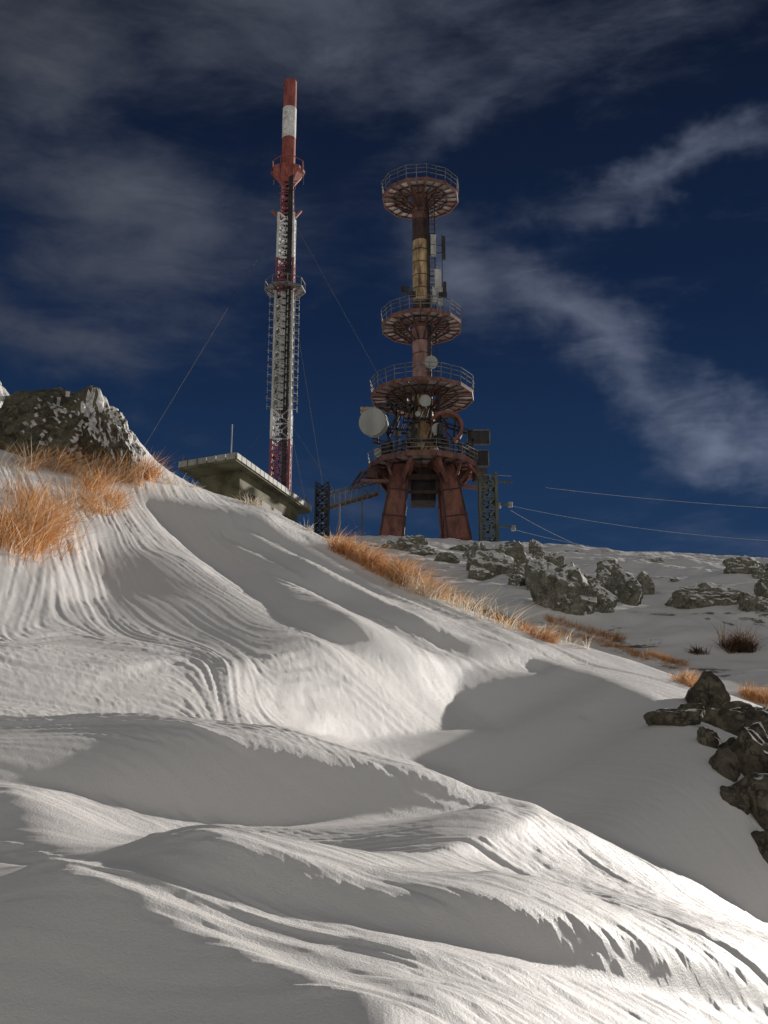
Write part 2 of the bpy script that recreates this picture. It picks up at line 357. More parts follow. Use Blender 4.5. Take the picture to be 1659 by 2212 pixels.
# ------------------------------------------------------------ rocks
def rock_geo(bm,c,sz,seed,rz=0,sub=4,rough=.06,nplanes=16):
    r=random.Random(seed); t=bmesh.new(); bmesh.ops.create_icosphere(t,subdivisions=sub,radius=1)
    pl=[]
    for _ in range(nplanes):
        n=Vector((r.gauss(0,1),r.gauss(0,1),r.gauss(0,.8))).normalized(); pl.append((n,r.uniform(.58,.95)))
    off=Vector((seed*3.1,seed*1.7,0)); Rm=Matrix.Rotation(rz,3,'Z')
    for v in t.verts:
        d=v.co.normalized(); m=1.15
        for n,k in pl:
            q=n.dot(d)
            if q>.05: m=min(m,k/q)
        m+=rough*(mnoise.fractal(d*2.5+off,1.,2.,5)) 
        m+=rough*.5*abs(mnoise.noise(d*7+off))
        p=d*m; v.co=Rm@Vector((p.x*sz[0],p.y*sz[1],p.z*sz[2]))+Vector(c)
    mp={}
    for v in t.verts: mp[v]=bm.verts.new(v.co)
    for f in t.faces:
        nf=bm.faces.new([mp[v] for v in f.verts]); nf.smooth=False
    t.free()
def rocks(name,lst,mat,**k):
    bm=bmesh.new()
    for c,sz,seed,rz in lst: rock_geo(bm,c,sz,seed,rz,**k)
    me=bpy.data.meshes.new(name); bm.to_mesh(me); bm.free(); me.materials.append(mat)
    o=bpy.data.objects.new(name,me); S.collection.objects.link(o); return o
M_rockL=rock_mat('boulder_limestone',(1,-.15,.28),.62,(.045,.04,.027),(.20,.18,.12),.5,(.25,.24,.15),.8)
M_rockF=rock_mat('outcrop_limestone',(.35,-.15,.9),.56,(.07,.066,.05),(.33,.31,.25),.6,(.36,.35,.25),1.6)
M_rockR=rock_mat('dark_crag',(0,.2,1),.92,(.04,.033,.022),(.17,.145,.105),.4,(.30,.27,.19))
rocks('boulder',[((-3.2,10.2,5.27),(.66,.55,.42),11,.2),((-3.8,10.5,5.38),(.6,.6,.45),12,.6),((-2.78,10.3,5.18),(.46,.45,.52),14,1.),((-3.02,10.4,5.46),(.45,.4,.33),15,.3),((-4.0,10.6,5.86),(.22,.25,.2),16,0),((-2.60,10.4,5.15),(.32,.4,.40),19,0.5)],M_rockL,sub=5,rough=.12)
def outcrop(specs,seed):
    out=[]; rd=random.Random(seed)
    for n,(cx,by,w,hh) in enumerate(specs):
        subs=[(cx,by,w,hh)]
        if w>55:
            for _ in range(3):
                k=rd.uniform(.3,.55); subs.append((cx+rd.uniform(-.6,.6)*w,by-rd.uniform(-.05,.5)*hh,w*k,hh*k*1.1))
        for m_,(a_,b_,c_,d_) in enumerate(subs):
            g=sight(a_,b_,13.)
            if g is None: continue
            x,y,z=g; s=y/F/.97; W=c_*s; Hh=d_*s
            out.append(((x,y+W*.25,z+Hh*.22),(W*.62,W*.45,Hh*.72),seed+n*7+m_,rd.uniform(0,3)))
    return out
OC=[[(1225,1318,155,130),(1170,1275,85,75),(1280,1305,85,80),(1190,1230,60,50)],
 [(1350,1303,100,90),(1390,1285,45,50),(1320,1240,50,35)],
 [(1060,1245,105,65),(1105,1225,85,70),(1030,1205,60,45),(1120,1265,45,25),(1090,1195,50,30)],
 [(880,1190,75,40),(915,1198,50,25),(850,1185,45,25)],
 [(1525,1308,125,55),(1490,1300,45,30)],
 [(1632,1320,80,50),(1655,1290,60,45)],
 [(1620,1237,90,42),(1650,1250,45,25)],
 [(1460,1255,28,12),(1530,1338,16,6),(1420,1215,40,12)],
 [(965,1215,50,24),(1000,1190,54,24)]]
for n,sp in enumerate(OC): rocks('limestone_outcrop',outcrop(sp,40+n*61),M_rockF,sub=4,rough=.17)
def near_rocks(specs,seed):
    out=[]
    for n,(cx,cy,w,hh) in enumerate(specs):
        g=sight(cx,cy)
        x,y,z=g; s=y/F
        out.append(((x,y+.06,z+.01),(w*s*.66,w*s*.55,hh*s*.62),seed+n,random.uniform(0,3)))
    return out
rocks('crag',near_rocks([(1525,1530,110,110),(1560,1575,95,85),(1465,1562,110,60),(1540,1615,55,60),(1625,1600,130,115),(1640,1690,170,180),(1595,1745,90,80),(1655,1780,130,140),(1660,1860,90,100),(1575,1680,60,80),(1600,1560,70,60),(1500,1550,60,50),(1650,1560,80,60),(1620,1650,90,90),(1590,1640,60,60)],130),M_rockR,sub=4,rough=.10)
# ------------------------------------------------------------ grass
def grass_mat(name,stops):
    m,nt,p=newmat(name); g=N(nt,'ShaderNodeNewGeometry')
    r=ramp(nt,g.outputs['Random Per Island'],stops)
    L(nt,r.outputs[0],p.inputs['Base Color']); p.inputs['Roughness'].default_value=.6
    tr=N(nt,'ShaderNodeBsdfTranslucent'); L(nt,r.outputs[0],tr.inputs[0])
    mx=N(nt,'ShaderNodeMixShader'); mx.inputs[0].default_value=.45
    L(nt,p.outputs[0],mx.inputs[1]); L(nt,tr.outputs[0],mx.inputs[2]); L(nt,mx.outputs[0],nt.nodes['Material Output'].inputs[0]); return m
M_gr=grass_mat('dry_grass',[(0,(.20,.075,.02)),(.3,(.60,.26,.07)),(.65,(.82,.44,.16)),(.85,(.86,.64,.40)),(1,(.90,.86,.80))])
M_gf=grass_mat('frosted_grass',[(0,(.50,.33,.15)),(.5,(.72,.60,.42)),(1,(.86,.84,.8))])
M_br=grass_mat('brown_twigs',[(0,(.05,.03,.02)),(1,(.22,.12,.06))])
def grass(name,areas,mat,lean=(.35,-.1)):
    vs=[];fs=[]
    for (x0,y0,x1,y1,n,hgt,wd,spread) in areas:
        ntuft=max(1,n//28)
        for k in range(ntuft):
            t=random.random(); jx=random.gauss(0,spread*.5); jy=random.gauss(0,spread*.35)
            g=sight(x0+(x1-x0)*t+jx,y0+(y1-y0)*t+jy)
            if g is None: continue
            if g[1]>70: continue
            th=hgt*random.uniform(.5,1.2); tl=(lean[0]+random.gauss(0,.35),lean[1]+random.gauss(0,.35))
            tr=.04+.09*random.random()
            for b in range(28):
                aa=random.uniform(0,6.28); q=random.random()**.6*tr*(hgt/.3)
                bx=g[0]+math.cos(aa)*q; by=g[1]+math.sin(aa)*q; bz=g[2]-.03
                hh=th*random.uniform(.3,1.); a2=random.uniform(0,6.28)
                lx=tl[0]+math.cos(aa)*.5*random.random()+random.gauss(0,.28); ly=tl[1]+math.sin(aa)*.5*random.random()+random.gauss(0,.28)
                wxx=math.cos(a2)*wd/2; wyy=math.sin(a2)*wd/2; o=len(vs)
                for sgi in range(4):
                    f=sgi/4; cx=bx+lx*hh*f*f*1.2+lx*hh*f*.3; cy=by+ly*hh*f*f*1.2+ly*hh*f*.3; cz=bz+hh*(f-.28*f*f*(abs(lx)+abs(ly)))
                    kk=1-f*.6
                    vs.append((cx-wxx*kk,cy-wyy*kk,cz)); vs.append((cx+wxx*kk,cy+wyy*kk,cz))
                vs.append((bx+lx*hh*1.5,by+ly*hh*1.5,bz+hh*(1-.28*(abs(lx)+abs(ly)))))
                for sgi in range(3): fs.append((o+2*sgi,o+2*sgi+1,o+2*sgi+3,o+2*sgi+2))
                fs.append((o+6,o+7,o+8))
    me=bpy.data.meshes.new(name); me.from_pydata(vs,[],fs); me.materials.append(mat)
    ob=bpy.data.objects.new(name,me); S.collection.objects.link(ob); return ob
grass('dry_grass',[(5,1170,115,1160,1500,.34,.0045,50),(60,1080,105,1140,1100,.30,.0045,38),(180,1095,250,1085,1000,.26,.0045,32),(170,1055,330,1030,1000,.26,.005,18),
 (50,1005,340,1030,2000,.26,.005,12)],M_gr,(.15,-.2))
grass('dry_grass',[(715,1180,850,1245,4200,.24,.005,12),(840,1245,1000,1300,6000,.28,.005,13),(1000,1304,1120,1352,3200,.20,.005,10),(1120,1356,1195,1388,1000,.15,.005,8)],M_gr,(.3,-.1))
grass('dry_grass',[(1180,1358,1340,1402,3200,.17,.005,8),(1180,1340,1340,1385,2600,.25,.006,10),(1340,1400,1400,1428,1300,.16,.005,8),(1390,1410,1480,1440,2200,.18,.005,8),(1465,1470,1505,1485,1100,.16,.005,7),(1605,1500,1670,1520,2200,.26,.006,12),(1280,1190,1340,1192,500,.3,.02,5),(1230,1185,1260,1187,300,.3,.02,4)],M_gr,(.3,-.1))
grass('frosted_grass',[(460,1060,690,1130,900,.18,.005,10),(350,1040,450,1060,150,.15,.005,8),(840,1260,1100,1350,900,.30,.005,12),(1100,1355,1500,1455,900,.20,.005,9),(0,1000,300,1040,600,.3,.005,15),(1260,1430,1290,1470,60,.08,.004,6),(640,1130,840,1230,500,.16,.005,8)],M_gf,(.25,-.1))
grass('shrub',[(1560,1405,1625,1405,900,.5,.014,14),(1490,1410,1530,1412,200,.3,.014,8)],M_br,(.0,0.))
# ------------------------------------------------------------ telecommunication tower
TX,TY=3.54,100.; TB=float(ground(TX,TY))
tw=empty('telecommunication_tower')
def ring_pts(R,z,n,ph=0): return [Vector((TX+R*math.cos(2*math.pi*i/n+ph),TY+R*math.sin(2*math.pi*i/n+ph),z)) for i in range(n)]
def platform(name,z,R,rin,n,drop,railh,ph,rh=.35,colr=.9):
    b=MB(); 
    o=ring_pts(R,z,n,ph); m1=ring_pts(R*.72,z,n,ph); i_=ring_pts(rin,z,n,ph)
    for k in range(n):
        kn=(k+1)%n
        for (p,q) in ((o,m1),(m1,i_)):
            for h0,h1 in ((.03,.485),(.515,.97)):
                A_=p[k].lerp(p[kn],h0);B_=p[k].lerp(p[kn],h1);C_=q[k].lerp(q[kn],h1);D_=q[k].lerp(q[kn],h0)
                e=.03; A2=A_.lerp(D_,e);D2=D_.lerp(A_,e);B2=B_.lerp(C_,e);C2=C_.lerp(B_,e)
                up=Vector((0,0,.06)); vs=[A2,B2,C2,D2,A2+up,B2+up,C2+up,D2+up]
                b.add(vs,[(3,2,1,0),(4,5,6,7),(0,1,5,4),(1,2,6,5),(2,3,7,6),(3,0,4,7)],M_panel if random.random()<.8 else M_pink)
        dn=Vector((0,0,-.10))
        b.beam(o[k]+Vector((0,0,rh/2-.2)),o[kn]+Vector((0,0,rh/2-.2)),.10,M_rust,h=rh)
        b.beam(m1[k]+dn,m1[kn]+dn,.12,M_rustd,h=.14); b.beam(i_[k]+dn,i_[kn]+dn,.18,M_rust,h=.26)
        c=Vector((TX,TY,z-drop)); dirv=(o[k]-Vector((TX,TY,z))).normalized()
        b.beam(c+dirv*colr*.9,m1[k]+Vector((0,0,-.15)),.13,M_rustd,h=.16)
        b.beam(i_[k]+dn*1.2,o[k]+dn*1.2,.11,M_rust,h=.18)
        mid=(o[k]+o[kn])/2; mi=(i_[k]+i_[kn])/2
        b.beam(mi+dn,mid+dn,.06,M_rustd,h=.10)
    b.obj(name,tw)
    r=MB()
    for k in range(n):
        kn=(k+1)%n
        for t in (0,.5):
            p=o[k].lerp(o[kn],t); out=(p-Vector((TX,TY,z))).normalized()*.12
            r.beam(p,p+out+Vector((0,0,railh)),.055,M_steel)
        for hh in (.45,.75,1.):
            e1=(o[k]-Vector((TX,TY,z))).normalized()*.12*hh; e2=(o[kn]-Vector((TX,TY,z))).normalized()*.12*hh
            r.beam(o[k]+e1+Vector((0,0,railh*hh)),o[kn]+e2+Vector((0,0,railh*hh)),.05,M_steel)
    r.obj(name.replace('platform','railing'),tw)
platform('platform_top',62.0,3.7,1.25,12,1.3,1.5,.13,colr=.8)
platform('platform_upper',48.4,3.8,1.3,12,1.6,1.4,.2,colr=.9)
platform('platform_middle',41.3,4.75,1.5,14,1.5,1.5,.1,colr=1.)
platform('platform_base',34.2,5.0,1.8,12,.9,1.3,.2,rh=.5,colr=1.6)
c=MB()
def seg(z0,z1,r0,r1,mat,n=14): c.cyl((TX,TY,z0),(TX,TY,z1),r0,mat,r1,n)
seg(59.6,62.3,.80,.82,M_rust); seg(57.3,59.6,.80,.80,M_rustd); seg(50.8,57.3,.80,.80,M_tan); seg(48.4,50.8,.88,.80,M_rustd)
seg(43.6,48.4,.9,.88,M_pink); seg(41.3,43.6,.95,.9,M_pink); seg(38.0,41.3,1.05,.95,M_tan); seg(35,38.0,1.7,1.05,M_tan); seg(33.2,35,1.75,1.7,M_rustd)
for z in np.arange(36,62,1.35): c.cyl((TX,TY,z),(TX,TY,z+.07),.83 if z>50 else (.93 if z>43.6 else 1.1),M_rustd,n=14)
c.obj('column',tw)
lg=MB()
for sx,sy in ((-1,-1),(1,-1),(-1,1),(1,1)):
    a_=Vector((TX+sx*2.05,TY+sy*1.6,34.0)); g_=Vector((TX+sx*2.95,TY+sy*2.9,TB-.8))
    lg.beam(a_,g_,1.55,M_leg,w2=2.2)
    for e in (-1,1):
        lg.beam(a_+Vector((e*.72,-.85,0)),g_+Vector((e*1.0,-1.15,0)),.16,M_rustd)
    for t in (.35,.7):
        p=a_.lerp(g_,t); q_=a_.lerp(g_,t+.015); lg.beam(p,q_,1.66+.65*t,M_rustd)
    # outrigger struts from the leg heads to the platform rim
    for dx_,dy_ in ((sx*4.2,sy*1.0),(sx*3.3,sy*3.0),(sx*1.2,sy*4.5)):
        lg.beam(a_.lerp(g_,.35)+Vector((0,0,0)),(TX+dx_,TY+dy_,34.0),.24,M_rust,h=.34)
        lg.add([a_.lerp(g_,.3),(TX+dx_*.98,TY+dy_*.98,33.98),(TX+dx_*.45,TY+dy_*.45,33.98)],[(0,1,2)],M_leg)
lg.box((TX,TY,33.0),(4.2,3.8,.5),M_rustd); lg.box((TX,TY,31.9),(2.2,2.4,1.8),M_dark)
lg.beam((TX-2.2,TY-1.8,31.6),(TX+2.2,TY-1.8,31.6),.25,M_rustd)
lg.beam((TX+2.2,TY-2.2,32.3),(TX+5.4,TY-1.6,31.9),.3,M_rust); lg.beam((TX+3.9,TY-2.6,34.1),(TX+5.6,TY-1.6,32.0),.2,M_leg)
lg.box((TX+5.0,TY-1.6,33.2),(1.1,.8,1.2),M_rustd,.3); lg.box((TX-4.6,TY-1.8,33.3),(.9,.7,.9),M_rustd,.2)
lg.beam((TX-2.5,TY-2.4,32.4),(TX-5.6,TY-2.0,32.6),.26,M_rust)
lg.obj('legs',tw)
ld=MB()
lx=TX+1.05; ly=TY-.35
for s_ in (-.28,.28): ld.beam((lx+s_,ly,36),(lx+s_,ly,61.8),.10,M_dark)
for z in np.arange(36,61.8,.45): ld.beam((lx-.28,ly,z),(lx+.28,ly,z),.05,M_dark)
for z in np.arange(50,61,1.1):
    for k in range(6):
        t0=-math.pi/2-1.2+k*.45; t1=t0+.45
        ld.beam((lx+.45*math.cos(t0),ly-.1+.45*math.sin(t0),z),(lx+.45*math.cos(t1),ly-.1+.45*math.sin(t1),z),.04,M_dark)
for k in range(5): ld.cyl((TX+.55+.07*k,TY-.85+.04*k,34),(TX+.55+.07*k,TY-.85+.04*k,61.9),.03,M_dark,n=6)
ld.obj('ladder',tw)
an=MB()
for (ox,z,w,hh,mat) in ((1.15,56.6,.5,2.2,M_grayw),(2.15,56.3,.28,2.4,M_dark),(1.55,53.0,.6,2.0,M_grayw),(1.75,51.2,.45,1.9,M_grayw),(1.2,51.4,.4,1.6,M_grayw),(2.2,51.9,.25,1.6,M_dark)):
    an.box((TX+ox,TY-.7,z),(w,.28,hh),mat,.2); an.beam((TX,TY-.3,z+.4),(TX+ox,TY-.55,z+.4),.07,M_dark); an.beam((TX,TY-.3,z-.4),(TX+ox,TY-.55,z-.4),.07,M_dark)
an.beam((TX+2.0,TY-.5,50),(TX+2.0,TY-.5,57.8),.07,M_dark)
for k,(ox,z) in enumerate(((-1.6,51.1),(-1.0,50.6),(1.9,50.5))): an.box((TX+ox,TY-2.4,z),(.8,.3,.5),M_dark)
an.obj('antenna_panels',tw)
dsh=MB()
def dish(b,c_,r,dirv,depth=.5,mat=M_dish):
    c_=Vector(c_); d=Vector(dirv).normalized(); b.cyl(c_,c_+d*depth*r,r,mat,r,28)
    b.cyl(c_+d*depth*r,c_+d*(depth*r+.06*r),r*.98,mat,r*.55,28); b.cyl(c_-d*.5*r,c_,r*.25,M_dark,r*.95,20)
    b.cyl(c_+d*depth*r*.92,c_+d*depth*r*.99,r*1.03,M_steel,r*1.03,28)
    b.beam(c_-d*.4*r,c_-d*.4*r+Vector((0,0,-r*.6)),.14*r,M_dark); b.cyl(c_-d*.5*r+Vector((0,0,-r*1.3)),c_-d*.5*r+Vector((0,0,r*1.2)),.07,M_dark,n=8)
dish(dsh,(TX-4.3,TY-1.6,38.1),1.27,(-.35,-1,-.12),.7)
dish(dsh,(TX-4.0,TY-.8,35.6),.42,(-.6,-1,-.1))
dish(dsh,(TX+.15,TY-3.4,39.6),.52,(-.1,-1,-.2),.4)
dish(dsh,(TX-.5,TY-2.8,38.6),.24,(-.1,-1,-.2),.4)
dish(dsh,(TX+1.25,TY-2.9,37.1),.56,(.1,-1,-.2),.4)
dish(dsh,(TX+.75,TY-2.0,43.9),.60,(.1,-1,-.1),.4)
dsh.obj('microwave_dishes',tw)
cl=MB()
for (x0,z0,x1,z1) in ((-4.3,39.8,-1,39.8),(-4.3,37.6,-1,37.4),(-4.6,36.6,-1,35.6),(-3.2,35,-3.2,40.8),(-2.4,35,-2.4,40.6),(-2.4,35,-3.2,37),(-3.2,37,-2.4,39),(-2.4,39,-3.2,40.6),(-1.7,34.4,-1.1,40.8),(-1.2,34.4,-.6,41),(1.9,34.4,1.4,41),(2.6,34.4,2.9,38.6),(-2,36.4,2.6,36.4),(-1.8,38.5,2.2,38.5),(1.3,38.3,4.4,37.3),(3.2,35,3.2,37.6),(4.4,34.6,4.4,37.5),(2.9,35.2,4.6,36.6)):
    for yy in (-1.9,-.9):
        cl.beam((TX+x0,TY+yy,z0),(TX+x1,TY+yy,z1),.16,M_dark)
for k in range(34):
    aa=random.uniform(0,6.28); r0=random.uniform(1.3,3.6); z0=random.uniform(34.5,38.5); z1=z0+random.uniform(1.2,2.8)
    cl.beam((TX+r0*math.cos(aa),TY+r0*math.sin(aa),z0),(TX+r0*.8*math.cos(aa+.3),TY+r0*.8*math.sin(aa+.3),z1),.13,(M_dark,M_rustd,M_dark,M_rust)[k%4])
for k in range(12):
    aa=random.uniform(3.3,6.1); r0=random.uniform(1.5,3.6); cl.box((TX+r0*math.cos(aa),TY+r0*math.sin(aa),random.uniform(34.9,37.5)),(random.uniform(.4,1.1),.4,random.uniform(.5,1.2)),(M_dark,M_rustd,M_steel)[k%3],random.random())
cl.box((TX-5.0,TY-.6,39.8),(1.4,1.4,.14),M_tan)
def framebox(x,z,w,hh,y=TY-1.2):
    cl.box((x,y,z),(w,.3,hh),M_dark)
    for sx in (-1,1): cl.beam((x+sx*w/2,y-.18,z-hh/2-.05),(x+sx*w/2,y-.18,z+hh/2+.05),.1,M_steel)
    for sz_ in (-1,1): cl.beam((x-w/2,y-.18,z+sz_*hh/2),(x+w/2,y-.18,z+sz_*hh/2),.1,M_steel)
framebox(TX+5.0,36.9,2.0,1.35); framebox(TX+5.2,34.9,1.3,1.5); framebox(TX+4.2,35.2,.9,1.2)
cl.beam((TX+3.0,TY-1,36.2),(TX+5,TY-1.1,36.6),.16,M_rustd)
for k in range(6):
    cl.beam((TX-6.4+k*.45,TY-1.6,32.2+.16*k),(TX-5.6+k*.42,TY-.4,33.9),.30,M_rustd,h=.06)
cl.beam((TX-6.5,TY-1.6,32.1),(TX-4.0,TY-1.6,33.0),.16,M_rust); cl.beam((TX-5.7,TY-.4,34.0),(TX-3.4,TY-.4,34.0),.16,M_rust)
hc=Vector((TX+2.05,TY-1.9,37.6)); n=22
vs=[];fs=[]
for k in range(n+1):
    t=rad(-65)+rad(220)*k/n
    for (r_,yy) in ((1.55,-.5),(1.55,.7),(1.28,.7),(1.28,-.5)): vs.append(hc+Vector((r_*math.cos(t),yy,r_*math.sin(t))))
for k in range(n):
    for s_ in range(4): fs.append((k*4+s_,k*4+(s_+1)%4,k*4+4+(s_+1)%4,k*4+4+s_))
fs+= [(0,1,2,3),(n*4,n*4+1,n*4+2,n*4+3)]
cl.add(vs,fs,M_leg)
cl.obj('equipment_frames',tw)
wk=MB()
p0=Vector((TX-4.0,TY-1,31.9)); p1=Vector((TX-9.0,TY-1.5,30.3))
for off in (Vector((0,0,0)),Vector((0,0,1.2)),Vector((0,1.2,0)),Vector((0,1.2,1.2))): wk.beam(p0+off,p1+off,.12,M_steel)
for k in range(10):
    a_=p0.lerp(p1,k/10); b_=p0.lerp(p1,(k+1)/10)
    wk.beam(a_,a_+Vector((0,0,1.2)),.08,M_steel); wk.beam(a_,b_+Vector((0,0,1.2)),.07,M_steel); wk.beam(a_,a_+Vector((0,1.2,0)),.08,M_steel)
    wk.beam(a_+Vector((0,.6,.03)),b_+Vector((0,.6,.03)),1.1,M_rustd,h=.05)
for k in (3,7,10):
    a_=p0.lerp(p1,k/10); wk.beam(a_,(a_.x,a_.y,float(ground(a_.x,a_.y))-.3),.14,M_steel)
wk.obj('walkway',tw)
# ------------------------------------------------------------ guyed mast
def lattice(b,cx,cy,z0,z1,w,mat,step=1.6,leg=.16,br=.08,w1=None):
    w1=w1 or w; n=max(1,int(round((z1-z0)/step)))
    def P(k,t):
        ww=(w+(w1-w)*t)/2; sx,sy=((-1,-1),(1,-1),(1,1),(-1,1))[k%4]; return Vector((cx+sx*ww,cy+sy*ww,z0+(z1-z0)*t))
    for k in range(4):
        b.beam(P(k,0),P(k,1),leg,mat)
        for i_ in range(n):
            t0=i_/n; t1=(i_+1)/n
            b.beam(P(k,t0),P(k+1,t1),br,mat); b.beam(P(k+1,t0),P(k,t1),br,mat); b.beam(P(k,t0),P(k+1,t0),br,mat)
MX,MY=-11.3,120.; GB=float(ground(MX,MY))
ms=empty('guyed_radio_mast')
b=MB()
lattice(b,MX,MY,GB-.5,44,2.0,M_purp,1.5,.26,.15); b.obj('lattice_base',ms)
b=MB(); lattice(b,MX,MY,44,47.5,2.0,M_white,1.6,.28,.17); lattice(b,MX,MY,47.5,61.8,1.95,M_grayw,1.5,.24,.16); lattice(b,MX,MY,66,71.8,1.75,M_white,1.3,.28,.18); b.obj('lattice_white',ms)
b=MB(); lattice(b,MX,MY,61.8,66,1.85,M_purp,1.3,.24,.16); lattice(b,MX,MY,71.8,77,1.4,M_purp,1.2,.18,.12,w1=1.1); b.obj('lattice_red',ms)
b=MB()
for z in np.arange(71.8,76.8,.9): b.beam((MX-.9,MY-.6,z),(MX+.9,MY-.6,z+.4),.09,M_red)
b.cyl((MX,MY,71.5),(MX,MY,77.5),.32,M_dark,n=8)
b.cyl((MX,MY,76.0),(MX,MY,77.4),.9,M_red,1.9,8); b.cyl((MX,MY,77.4),(MX,MY,77.75),2.0,M_red,2.0,8)
for k in range(8):
    t=k*math.pi/4+.39; q=Vector((MX+1.9*math.cos(t),MY+1.9*math.sin(t),77.7)); t2=t+math.pi/4; q2=Vector((MX+1.9*math.cos(t2),MY+1.9*math.sin(t2),77.7))
    b.beam(q,q+Vector((0,0,1)),.07,M_red); b.beam(q+Vector((0,0,1)),q2+Vector((0,0,1)),.07,M_red); b.beam(q,q+Vector((0,0,-1.3)),.08,M_rustd)
for s_ in (-1,1): b.beam((MX+s_*1.0,MY-.6,71.3),(MX+s_*1.7,MY-.6,72.2),.25,M_red)
b.obj('gallery',ms)
b=MB(); b.cyl((MX,MY,77.6),(MX,MY,82.1),.80,M_red,.80,20); b.cyl((MX,MY,82.1),(MX,MY,86.2),.82,M_white,.82,20); b.cyl((MX,MY,86.2),(MX,MY,90.0),.78,M_red,.78,20)
for k in range(5): b.box((MX-.2+.15*(k%3),MY-.80,82.5+.75*k),(1.0,.1,.35),M_white,.1)
for ox in (-.5,.25,.5): b.cyl((MX+ox,MY,90),(MX+ox,MY,90.7+ox*.6),.04,M_dark,n=6)
b.obj('radome_cylinder',ms)
b=MB()
for k in range(8):
    t=k*math.pi/4+.2; t2=t+math.pi/4; R_=2.3
    q=Vector((MX+R_*math.cos(t),MY+R_*math.sin(t),62.3)); q2=Vector((MX+R_*math.cos(t2),MY+R_*math.sin(t2),62.3))
    b.beam(q,q2,.14,M_steel); b.beam(q,(MX,MY,62.3),.12,M_steel); b.beam(q+Vector((0,0,1)),q2+Vector((0,0,1)),.07,M_steel); b.beam(q,q+Vector((0,0,1)),.07,M_steel)
    b.beam(q,(MX,MY,60.8),.08,M_dark)
    b.beam(q.lerp(q2,.5)*.6+Vector((MX,MY,62.3))*.4,q.lerp(q2,.5),1.2,M_steel,h=.05)
b.obj('balcony',ms)
b=MB()
for z in np.arange(48,61.5,.95):
    for k in range(4):
        a_=k*math.pi/2+.3; d=Vector((math.cos(a_),math.sin(a_),0)); p=Vector((MX,MY,z)); e=Vector((-d.y,d.x,0))
        b.beam(p+d*.9,p+d*1.75,.06,M_grayw); b.beam(p+d*1.7+Vector((0,0,-.35)),p+d*1.7+Vector((0,0,.35)),.06,M_grayw)
        b.beam(p+d*1.05-e*.7,p+d*1.05+e*.7,.10,M_grayw,h=.6)
        if random.random()<.6: b.beam(p+d*1.3-e*.5,p+d*1.3+e*.5,.06,M_steel)
for z in np.arange(49,61,1.9): b.beam((MX-1.8,MY-.5,z),(MX+1.8,MY-.5,z),.06,M_steel)
b.obj('dipole_panels',ms)
b=MB()
for k in range(6): b.cyl((MX+.25+.09*k,MY-1.05,GB),(MX+.25+.09*k,MY-1.05,77),.05,M_dark,n=6)
b.cyl((MX+.1,MY,44),(MX+.1,MY,76),.22,M_dark,n=8)
for s_ in (-.2,.2): b.beam((MX+s_,MY-.3,GB),(MX+s_,MY-.3,76),.08,M_dark)
b.obj('feeder_cables',ms)
b=MB()
for a_,e in (((-12,120,71.3),(-25.4,92.6,24)),((-10.6,120,71.3),(14.2,132,28)),((-10,120,58.7),(-4.6,112,27)),((-10.4,120,46.3),(.5,116,28)),((-12.2,120,47),(-22.7,116,29)),((-11.3,120.5,71.3),(-14,150,22)),((-10.5,120,46.5),(-6.5,112,28))):
    b.cyl(a_,e,.02,M_cable,n=6)
b.obj('guy_wires',ms)
# ------------------------------------------------------------ station building with a flat overhanging roof
bd=empty('station_building')
C=Vector((-9.44,70,25.4)); Lp=Vector((-13.4,71.9,25.4)); Rp=Vector((-5.4,82.2,25.4)); Fp=Lp+Rp-C
def slab(b,pts,z0,z1,mat):
    vs=[Vector((p.x,p.y,z0)) for p in pts]+[Vector((p.x,p.y,z1)) for p in pts]; n=len(pts)
    b.add(vs,[tuple(range(n))[::-1],tuple(range(n,2*n))]+[(i,(i+1)%n,n+(i+1)%n,n+i) for i in range(n)],mat)
b=MB(); cen=(C+Fp)/2
slab(b,[C,Rp,Fp,Lp],25.1,25.4,M_conc)
pts=[C,Rp,Fp,Lp]
for k in range(4):
    a_,e=pts[k],pts[(k+1)%4]; n=int((e-a_).length/.7)
    for i_ in range(n):
        q=a_.lerp(e,(i_+.05)/n); q2=a_.lerp(e,(i_+.93)/n); b.beam((q.x,q.y,25.42),(q2.x,q2.y,25.42),.16,M_fascia,h=.4)
b.obj('roof',bd)
b=MB(); ins=[cen+(p-cen)*k for p,k in ((C,.7),(Rp,.78),(Fp,.78),(Lp,.7))]
slab(b,ins,14,25.095,M_conc)
b.obj('walls',bd)
b=MB()
for t in (.15,.35,.55,.75):
    q=ins[0].lerp(ins[1],t); d=(ins[1]-ins[0]).normalized(); nrm=Vector((d.y,-d.x,0))
    b.beam(q+nrm*.02+Vector((0,0,-2.0)),q+d*1.4+nrm*.02+Vector((0,0,-2.0)),.06,M_dark,h=1.2)
b.obj('windows',bd)
b=MB(); b.cyl((-9.9,71,25.4),(-9.9,71,27.9),.04,M_grayw,n=8); b.cyl((-13.2,71.9,25.4),(-13.1,71.9,26.1),.05,M_steel,n=8); b.cyl((-5.8,81.8,25.4),(-5.7,81.8,26.2),.05,M_steel,n=8)
b.obj('roof_aerial',bd)
b=MB(); x,y=-4.9,88.; g_=float(ground(x,y)); lattice(b,x,y,g_-.3,29.2,1.0,M_dark,.8,.14,.1); b.obj('lattice_stand')
